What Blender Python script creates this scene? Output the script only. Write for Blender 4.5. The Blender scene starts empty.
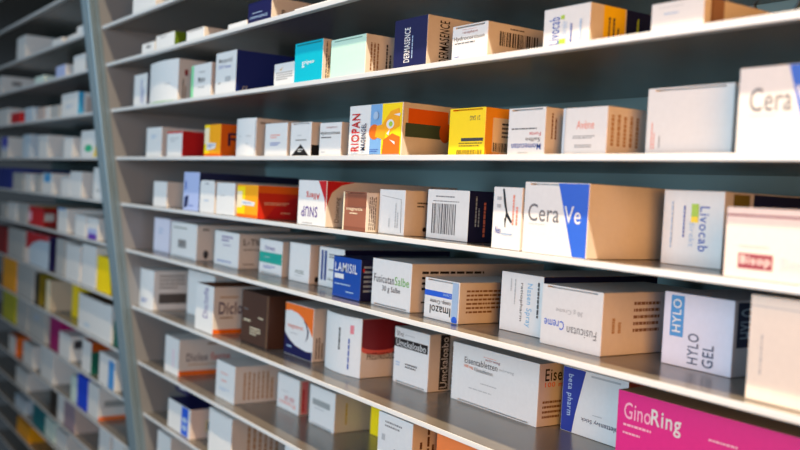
import bpy, bmesh, math, random
from mathutils import Matrix, Vector
random.seed(4)
scene = bpy.context.scene
col = scene.collection
BASE = 1.45                      # height of the level shelf above the floor
LEAN = 0.14876                    # the rack leans out towards the aisle by this angle

# ------------------------------------------------------------------ camera
CAM_LOC = Vector([1.49106, -0.46202, -0.03304]) + Vector((0, 0, BASE))
CAM_ROWS = [[0.561345, 0.825872, 0.053167], [0.058599, 0.024417, -0.997983], [-0.825505, 0.563328, -0.034689]]
cam_data = bpy.data.cameras.new('camera')
cam_data.sensor_width = 36.0
cam_data.lens = 930.069 / 800 * 36.0
cam_data.clip_start = 0.02
cam_data.dof.use_dof = True
cam_data.dof.focus_distance = 0.82
cam_data.dof.aperture_fstop = 5.3
cam = bpy.data.objects.new('camera', cam_data)
col.objects.link(cam)
r0, r1, r2 = [Vector(r) for r in CAM_ROWS]
rot = Matrix((r0, -r1, -r2)).transposed()
cam.matrix_world = Matrix.Translation(CAM_LOC) @ rot.to_4x4()
scene.camera = cam

# ------------------------------------------------------------------ world, sun, lamps, exposure
world = bpy.data.worlds.new('room_light')
scene.world = world
world.use_nodes = True
bg = world.node_tree.nodes['Background']
bg.inputs['Color'].default_value = (0.62, 0.76, 0.90, 1)
bg.inputs['Strength'].default_value = 0.06


def lamp(kind, name, loc, target, power, color, size=None, size_y=None):
    d = bpy.data.lights.new(name, kind)
    d.energy = power
    d.color = color
    if kind == 'AREA':
        d.shape = 'RECTANGLE'
        d.size = size
        d.size_y = size_y or size
    if kind == 'SUN':
        d.angle = size
    o = bpy.data.objects.new(name, d)
    col.objects.link(o)
    o.location = loc
    o.rotation_euler = (Vector(target) - Vector(loc)).to_track_quat('-Z', 'Y').to_euler()
    return o


spot = lamp('AREA', 'warm_ceiling_spot', (1.55, -0.68, 3.15), (0.95, 0.0, 1.4), 18.0, (1.0, 0.74, 0.47), 0.05)
spot.data.spread = math.radians(80)
lamp('AREA', 'aisle_daylight', (0.55, -1.30, 1.52), (0.65, 0.0, 1.4), 21.0, (0.70, 0.87, 1.0), 1.0, 0.8)
warm = lamp('AREA', 'warm_aisle_light', (1.80, -0.47, 1.50), (1.05, 0.05, 1.42), 1.8, (1.0, 0.41, 0.11), 0.35, 0.5)
warm.data.spread = math.radians(76)

scene.view_settings.view_transform = 'Standard'
scene.view_settings.look = 'None'
scene.view_settings.gamma = 1.0
scene.view_settings.use_curve_mapping = False
scene.view_settings.exposure = -0.1


# ------------------------------------------------------------------ materials
def lin(c):
    return tuple((v / 12.92 if v <= 0.04045 else ((v + 0.055) / 1.055) ** 2.4) for v in (x / 255 for x in c)) + (1.0,)


RGB = dict(w=(218, 220, 221), cream=(236, 222, 190), cream2=(226, 221, 212), cream3=(190, 178, 158), pinkw=(232, 220, 216), lilacw=(212, 214, 232),
           k=(22, 20, 22), k2=(24, 24, 24), k3=(44, 36, 30), dk=(62, 62, 68), dk2=(84, 80, 78), g=(128, 130, 134), g2=(104, 106, 112), g3=(150, 156, 158), g4=(176, 178, 178),
           lg=(176, 180, 184), lb=(158, 184, 214), lb2=(188, 206, 222), lb3=(120, 176, 214), br=(130, 98, 70), br2=(120, 66, 30), br3=(92, 62, 48),
           tan2=(176, 146, 112), taupe=(150, 122, 104), navy=(22, 24, 74), navy2=(28, 40, 84), royal=(24, 44, 128), blue=(50, 84, 170), blue2=(36, 92, 208),
           blue3=(38, 66, 130), blue4=(70, 142, 206), blue5=(30, 50, 146), lamisil=(22, 72, 160), cobalt=(26, 70, 210), sky=(116, 164, 214), sky2=(70, 170, 220),
           slate=(70, 82, 112), olive=(92, 124, 22), olive2=(120, 108, 30), lime=(164, 200, 60), lime2=(176, 176, 40), green=(96, 168, 70), green2=(50, 176, 130),
           dkgreen=(66, 90, 76), dkgreen2=(20, 96, 80), seagreen=(34, 160, 146), mint=(186, 222, 208), mint2=(130, 214, 160), mint2w=(206, 226, 220), mintdk=(120, 156, 146),
           teal=(0, 172, 196), tealdk=(14, 108, 118), red=(190, 30, 38), red2=(206, 50, 30), red3=(132, 22, 26), wine=(122, 24, 36), maroon=(140, 52, 62), maroon2=(150, 84, 96),
           salmon=(226, 132, 112), salmon2=(220, 96, 84), pink=(240, 180, 206), pink2=(222, 130, 140), pinkg=(190, 176, 172), mauve=(150, 132, 146),
           orange=(228, 108, 22), orange2=(232, 112, 40), orange3=(236, 130, 70), rust=(170, 74, 20), amber=(240, 164, 26), amber2=(206, 156, 60), gold=(200, 150, 40),
           yellow=(246, 214, 16), yellow2=(206, 184, 60), bronze=(146, 92, 72), bronze2=(126, 76, 58), choc=(72, 50, 42), magenta=(214, 30, 134), magenta2=(146, 20, 96),
           purple=(84, 56, 140), purple2=(58, 44, 92), purple3=(96, 50, 170), violet=(74, 80, 190), lilac=(168, 184, 226))
MATS = {}


def principled(name, color, rough=0.5, metallic=0.0, spec=0.4):
    m = bpy.data.materials.new(name)
    m.use_nodes = True
    p = m.node_tree.nodes['Principled BSDF']
    p.inputs['Base Color'].default_value = color
    p.inputs['Roughness'].default_value = rough
    p.inputs['Metallic'].default_value = metallic
    p.inputs['Specular IOR Level'].default_value = spec
    return m, p


def card(key):
    """printed carton board, with a faint fibre mottling"""
    if key in MATS:
        return MATS[key]
    c = lin(RGB[key])
    m, p = principled('carton_' + key, c, 0.42, 0.0, 0.35)
    nt = m.node_tree
    tc = nt.nodes.new('ShaderNodeTexCoord')
    n = nt.nodes.new('ShaderNodeTexNoise')
    n.inputs['Scale'].default_value = 220.0
    mix = nt.nodes.new('ShaderNodeMix')
    mix.data_type = 'RGBA'
    mix.inputs['A'].default_value = tuple(v * 0.95 for v in c[:3]) + (1,)
    mix.inputs['B'].default_value = tuple(min(1, v * 1.04) for v in c[:3]) + (1,)
    nt.links.new(tc.outputs['Object'], n.inputs['Vector'])
    nt.links.new(n.outputs['Fac'], mix.inputs['Factor'])
    nt.links.new(mix.outputs['Result'], p.inputs['Base Color'])
    MATS[key] = m
    return m


def metal(name, color, rough, metallic, stretch):
    m, p = principled(name, lin(color), rough, metallic, 0.5)
    nt = m.node_tree
    tc = nt.nodes.new('ShaderNodeTexCoord')
    mp = nt.nodes.new('ShaderNodeMapping')
    mp.inputs['Scale'].default_value = stretch
    n = nt.nodes.new('ShaderNodeTexNoise')
    n.inputs['Scale'].default_value = 60.0
    n.inputs['Detail'].default_value = 4.0
    mr = nt.nodes.new('ShaderNodeMapRange')
    mr.inputs['To Min'].default_value = rough - 0.006
    mr.inputs['To Max'].default_value = rough + 0.010
    nt.links.new(tc.outputs['Object'], mp.inputs['Vector'])
    nt.links.new(mp.outputs['Vector'], n.inputs['Vector'])
    nt.links.new(n.outputs['Fac'], mr.inputs['Value'])
    nt.links.new(mr.outputs['Result'], p.inputs['Roughness'])
    return m


M_SHELF = metal('shelf_steel', (134, 130, 123), 0.24, 0.35, (1, 12, 12))
M_LIP = metal('shelf_steel_lit_edge', (206, 211, 215), 0.35, 0.1, (1, 8, 8))  # same steel as the shelf; light on the edge put into this paler colour
M_POST = metal('upright_steel', (122, 144, 156), 0.4, 0.25, (14, 14, 1))
M_PANEL = metal('partition_steel', (150, 154, 158), 0.45, 0.3, (6, 6, 1))
M_BACK = metal('back_panel_steel', (124, 158, 164), 0.5, 0.1, (1, 6, 6))
M_FLOOR = metal('floor_vinyl', (120, 118, 114), 0.5, 0.0, (1, 1, 1))


# ------------------------------------------------------------------ mesh helpers
def link(name, me, parent=None):
    o = bpy.data.objects.new(name, me)
    col.objects.link(o)
    if parent is not None:
        o.parent = parent
    return o


def mesh(name, verts, faces, mats, idx=None):
    me = bpy.data.meshes.new(name)
    me.from_pydata([tuple(v) for v in verts], [], faces)
    for m in (mats if isinstance(mats, (list, tuple)) else [mats]):
        me.materials.append(m)
    if idx:
        for p, i in zip(me.polygons, idx):
            p.material_index = i
    me.update()
    return me


def extrude_x(name, prof, x0, x1, mat, bevel=0.0):
    """closed (y, z) profile swept along x"""
    n = len(prof)
    v = [(x0, y, z) for y, z in prof] + [(x1, y, z) for y, z in prof]
    f = [tuple(range(n))[::-1], tuple(range(n, 2 * n))] + [(i, (i + 1) % n, n + (i + 1) % n, n + i) for i in range(n)]
    me = mesh(name, v, f, mat)
    bm = bmesh.new()
    bm.from_mesh(me)
    bmesh.ops.recalc_face_normals(bm, faces=bm.faces)
    if bevel:
        es = [e for e in bm.edges if abs(e.verts[0].co.x - e.verts[1].co.x) > 0.01]
        bmesh.ops.bevel(bm, geom=es, offset=bevel, segments=3, affect='EDGES', profile=0.5)
    bm.to_mesh(me)
    bm.free()
    return me


def leaning_prism(name, prof, z0, z1, mat, bevel=0.0):
    """closed (x, y) profile swept up along the leaning rack, heights from the level shelf"""
    n = len(prof)
    t = math.tan(LEAN)
    v = [(x, y - z0 * t, z0 + BASE) for x, y in prof] + [(x, y - z1 * t, z1 + BASE) for x, y in prof]
    f = [tuple(range(n)), tuple(range(n, 2 * n))] + [(i, (i + 1) % n, n + (i + 1) % n, n + i) for i in range(n)]
    me = mesh(name, v, f, mat)
    bm = bmesh.new()
    bm.from_mesh(me)
    bmesh.ops.recalc_face_normals(bm, faces=bm.faces)
    if bevel:
        es = [e for e in bm.edges if abs(e.verts[0].co.z - e.verts[1].co.z) > 0.1]
        bmesh.ops.bevel(bm, geom=es, offset=bevel, segments=3, affect='EDGES', profile=0.5)
    bm.to_mesh(me)
    bm.free()
    return me


def tag(o, label, cat, group=None):
    o['label'] = label
    o['category'] = cat
    if group:
        o['group'] = group


# ------------------------------------------------------------------ setting: floor, back wall
DEPTH = 0.262
o = link('floor', mesh('floor', [(-3, -3, 0), (4, -3, 0), (4, 2, 0), (-3, 2, 0)], [(0, 1, 2, 3)], M_FLOOR))
o['kind'] = 'structure'
o = link('wall_back', leaning_prism('wall_back', [(-1.5, DEPTH), (1.75, DEPTH), (1.75, DEPTH + 0.03), (-1.5, DEPTH + 0.03)], -BASE, 1.0, M_BACK))
o['kind'] = 'structure'

# ------------------------------------------------------------------ the rack: upright, partition, shelves
SHELVES = {-5: (-0.083, 0.5538), -4: (-0.0726, 0.4846), -3: (-0.0623, 0.4154), -2: (-0.0519, 0.3461), -1: (-0.0415, 0.2769), 0: (-0.0306, 0.2041), 1: (-0.0219, 0.1461), 2: (-0.0112, 0.075), 3: (0.0, -0.0), 4: (0.011, -0.0731), 5: (0.0221, -0.1472), 6: (0.036, -0.24), 7: (0.0498, -0.3322), 8: (0.0628, -0.419), 9: (0.076, -0.5073), 10: (0.0874, -0.5835), 11: (0.0986, -0.6577), 12: (0.1097, -0.7318), 13: (0.1208, -0.806), 14: (0.1319, -0.8802)}
post_prof = [(-0.0387, -0.0185), (-0.0370, -0.0200), (-0.0215, -0.0200), (-0.0205, -0.0180), (-0.0180, -0.0180), (-0.0170, -0.0200), (-0.0010, -0.0200), (0.0, -0.0190),
             (0.0, -0.0118), (-0.0016, -0.0110), (-0.0016, -0.0096), (0.0, -0.0088), (0.0, -0.0030), (-0.0387, -0.0030)]
post = link('steel_upright', leaning_prism('steel_upright', post_prof, -BASE, 1.0, M_POST))
tag(post, 'grey blue steel upright with folded grooves dividing the two shelf bays', 'shelf upright')
part = link('partition_panel', leaning_prism('partition_panel', [(-0.0010, -0.0032), (-0.0002, -0.0032), (-0.0002, DEPTH - .0005), (-0.0010, DEPTH - .0005)], -BASE, 1.0, M_PANEL), post)

shelf_words = {-5: 'eight shelves above level', -4: 'seven shelves above level', -3: 'six shelves above level', -2: 'five shelves above level', -1: 'four shelves above level', 0: 'three shelves above level', 1: 'two shelves above level', 2: 'one shelf above level', 3: 'the level shelf', 4: 'one shelf below level', 5: 'two shelves below level', 6: 'three shelves below level', 7: 'four shelves below level', 8: 'five shelves below level', 9: 'six shelves below level', 10: 'seven shelves below level', 11: 'eight shelves below level', 12: 'nine shelves below level', 13: 'ten shelves below level', 14: 'eleven shelves below level'}
for j, (y, z) in SHELVES.items():
    for bay, (x0, x1) in (('near', (0.0003, 1.70)), ('far', (-1.45, -0.0390))):
        # thin board with a folded front edge; the board's top is at z
        yb = y + DEPTH - 0.001
        prof = [(y + 0.0005, z - 0.0014), (y + 0.0005, z), (yb, z), (yb, z - 0.0014)]
        sh = link('metal_shelf', extrude_x('metal_shelf', [(a, b + BASE) for a, b in prof], x0, x1, M_SHELF))
        lip = [(y - 0.0008, z + 0.0002), (y - 0.0008, z - 0.0045), (y + 0.007, z - 0.0045), (y + 0.007, z - 0.0034), (y + 0.0006, z - 0.0034), (y + 0.0006, z + 0.0002)]
        lp = link('front_edge', extrude_x('front_edge', [(a, b + BASE) for a, b in lip], x0, x1, M_LIP, 0.0005), sh)
        lp['label'] = 'folded front edge with a painted-in lit tone'
        tag(sh, 'thin steel shelf of the %s bay, %s' % (bay, shelf_words[j]), 'shelf', 'steel shelves of the %s bay' % bay)

# ------------------------------------------------------------------ lettering, made once per word
FONT = {}


def letter_mesh(s, bold):
    key = (s, bold)
    if key not in FONT:
        c = bpy.data.curves.new('lettering', 'FONT')
        c.body = s
        c.size = 1.0
        c.resolution_u = 3
        c.offset = 0.012 if bold else 0.003
        c.space_character = 1.12 if bold else 1.04
        c.fill_mode = 'FRONT'
        t = bpy.data.objects.new('lettering', c)
        col.objects.link(t)
        dg = bpy.context.evaluated_depsgraph_get()
        me = bpy.data.meshes.new_from_object(t.evaluated_get(dg))
        vs = [v.co.copy() for v in me.vertices]
        fs = [tuple(p.vertices) for p in me.polygons]
        bpy.data.objects.remove(t)
        bpy.data.meshes.remove(me)
        bpy.data.curves.remove(c)
        xa, xb = min(v.x for v in vs), max(v.x for v in vs)
        ya, yb = min(v.y for v in vs), max(v.y for v in vs)
        FONT[key] = ([((v.x - xa) / (xb - xa), (v.y - ya) / (yb - ya)) for v in vs], fs)
    return FONT[key]


def turned(pts, rot):
    if rot == 90:                       # reads upwards
        return [(1 - b, a) for a, b in pts]
    if rot == 180:
        return [(1 - a, 1 - b) for a, b in pts]
    if rot == 270:                      # reads downwards
        return [(b, 1 - a) for a, b in pts]
    return pts


def word_bars(n, rnd):
    """rows of short bars, like print too fine to read"""
    v, f = [], []
    for i in range(n):
        y1 = 1 - i / n
        y0 = y1 - 0.46 / n
        x = 0.0
        end = 1.0 if i < n - 1 else rnd.uniform(0.6, 1.0)
        while x < end - 0.02:
            w = min(rnd.uniform(0.05, 0.15), end - x)
            k = len(v)
            v += [(x, y0), (x + w, y0), (x + w, y1), (x, y1)]
            f.append((k, k + 1, k + 2, k + 3))
            x += w + 0.022
    return v, f


def bar_code(rnd):
    v, f = [], []
    x = 0.0
    while x < 0.97:
        w = rnd.choice((0.012, 0.02, 0.032, 0.045))
        w = min(w, 1 - x)
        k = len(v)
        v += [(x, 0), (x + w, 0), (x + w, 1), (x, 1)]
        f.append((k, k + 1, k + 2, k + 3))
        x += w + rnd.choice((0.014, 0.02, 0.034))
    return v, f


def prints(parent, items, place, limit):
    """printed marks as thin skins just above one face; place(u, v, lift) gives the point"""
    rnd = random.Random(len(items) * 7 + 3)
    for layer, it in enumerate(items):
        lift = 0.00012 + 0.00007 * layer
        kind = it[0]
        if kind == 'rect':
            u0, v0, u1, v1, c = it[1:]
            k = 12
            pts = [(u0 + (u1 - u0) * i / k, v0) for i in range(k + 1)] + [(u0 + (u1 - u0) * i / k, v1) for i in range(k + 1)]
            fs, nm = [(i, i + 1, k + 2 + i, k + 1 + i) for i in range(k)], 'printed_panel'
        elif kind == 'poly':
            pts, c = it[1], it[2]
            fs, nm = [tuple(range(len(pts)))], 'printed_shape'
        elif kind == 'ell':
            u, v, ru, rv, c = it[1:]
            pts = [(u + ru * math.cos(a * math.pi / 12), v + rv * math.sin(a * math.pi / 12)) for a in range(24)]
            fs, nm = [tuple(range(24))], 'printed_dot'
        else:
            if kind == 'txt':
                s, u0, v0, u1, v1, c, rt, bold = it[1:]
                pts, fs = letter_mesh(s, bold)
                nm = 'printed_lettering'
            elif kind == 'lines':
                u0, v0, u1, v1, n, c, rt = it[1:]
                pts, fs = word_bars(n, rnd)
                nm = 'fine_print'
            else:
                u0, v0, u1, v1, c, rt = it[1:]
                pts, fs = bar_code(rnd)
                nm = 'barcode'
            pts = [(u0 + a * (u1 - u0), v0 + b * (v1 - v0)) for a, b in turned(pts, rt)]
        if kind != 'txt':
            pts = [(min(max(a, 0.0), limit), min(max(b, 0.0), 1.0)) for a, b in pts]
        vs = [place(a, b, lift) for a, b in pts]
        me = mesh(nm, vs, fs, card(c))
        bm = bmesh.new()
        bm.from_mesh(me)
        if kind == 'poly':
            bmesh.ops.triangulate(bm, faces=bm.faces)
        bmesh.ops.dissolve_degenerate(bm, edges=bm.edges, dist=1e-7)
        if bm.faces:
            bm.to_mesh(me)
            link(nm, me, parent)
        bm.free()


def carton_mesh(w, h, length, fc, sc, tc, slit, rnd_top, bow):
    """folded carton, front face at y = 0: soft edges and, where the photo shows it, the slot of the tuck-in flap"""
    bm = bmesh.new()
    a = w * 0.09
    g0, g1 = (h - 0.0022, h - 0.0009) if slit == 't' else (0.0009, 0.0022)
    xs = [-w / 2, -w / 2 + a, w / 2 - a, w / 2]
    zs = [0, g0, g1, h] if slit else [0, h]
    if not slit:
        xs = [-w / 2, w / 2] if not bow else [(-0.5 + k / 12) * w for k in range(13)]
    fr = [[bm.verts.new((x, -bow * (1 - (2 * x / w) ** 2), z)) for x in xs] for z in zs]
    back = [bm.verts.new((x, length, z)) for x, z in ((-w / 2, 0), (w / 2, 0), (w / 2, h), (-w / 2, h))]
    cell = None
    for i in range(len(zs) - 1):
        for k in range(len(xs) - 1):
            f = bm.faces.new((fr[i][k], fr[i][k + 1], fr[i + 1][k + 1], fr[i + 1][k]))
            if slit and i == 1 and k == 1:
                cell = f
    bm.faces.new((back[1], back[0], back[3], back[2]))
    bm.faces.new([r[-1] for r in fr] + [back[2], back[1]])                       # the end seen beside the front
    bm.faces.new([r[0] for r in fr][::-1] + [back[0], back[3]])
    bm.faces.new(fr[-1] + [back[2], back[3]] if False else [fr[-1][k] for k in range(len(xs))] + [back[2], back[3]])
    bm.faces.new([fr[0][k] for k in range(len(xs))][::-1] + [back[0], back[1]])
    bmesh.ops.recalc_face_normals(bm, faces=bm.faces)
    if cell is not None:
        r = bmesh.ops.extrude_discrete_faces(bm, faces=[cell])
        for v in r['faces'][0].verts:
            v.co.y += 0.005
        # walls of the slot
        inner = r['faces'][0].verts[:]
        outer = [fr[1][1], fr[1][2], fr[2][2], fr[2][1]]
        inner.sort(key=lambda v: min(range(4), key=lambda q: (v.co.xz - outer[q].co.xz).length) if hasattr(v.co, 'xz') else 0)
        for q in range(4):
            try:
                bm.faces.new((outer[q], outer[(q + 1) % 4], inner[(q + 1) % 4], inner[q]))
            except ValueError:
                pass
        bmesh.ops.recalc_face_normals(bm, faces=bm.faces)
    if rnd_top:
        es = [e for e in bm.edges if all(abs(v.co.z - h) < 1e-6 for v in e.verts) and abs(e.verts[0].co.y - e.verts[1].co.y) > 0.01]
        bmesh.ops.bevel(bm, geom=es, offset=rnd_top, segments=5, affect='EDGES', profile=0.5)
    else:
        es = [e for e in bm.edges if len(e.link_faces) == 2 and e.calc_face_angle(0) > 1.0
              and all(min(abs(abs(v.co.x) - w / 2), 1) < 1e-6 or abs(v.co.y) < 1e-6 or abs(v.co.y - length) < 1e-6 for v in e.verts)
              and (abs(e.verts[0].co.y - e.verts[1].co.y) > 0.02 or (abs(abs(e.verts[0].co.x) - w / 2) < 1e-6 and abs(abs(e.verts[1].co.x) - w / 2) < 1e-6))]
        bmesh.ops.bevel(bm, geom=es, offset=0.0005, segments=2, affect='EDGES', profile=0.5)
    me = bpy.data.meshes.new('medicine_carton')
    for key in (fc, sc, tc):
        me.materials.append(card(key))
    for f in bm.faces:
        n = f.normal
        f.material_index = 0 if n.y < -0.75 else 2 if n.z > 0.75 else 1
    bm.to_mesh(me)
    bm.free()
    return me


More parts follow.
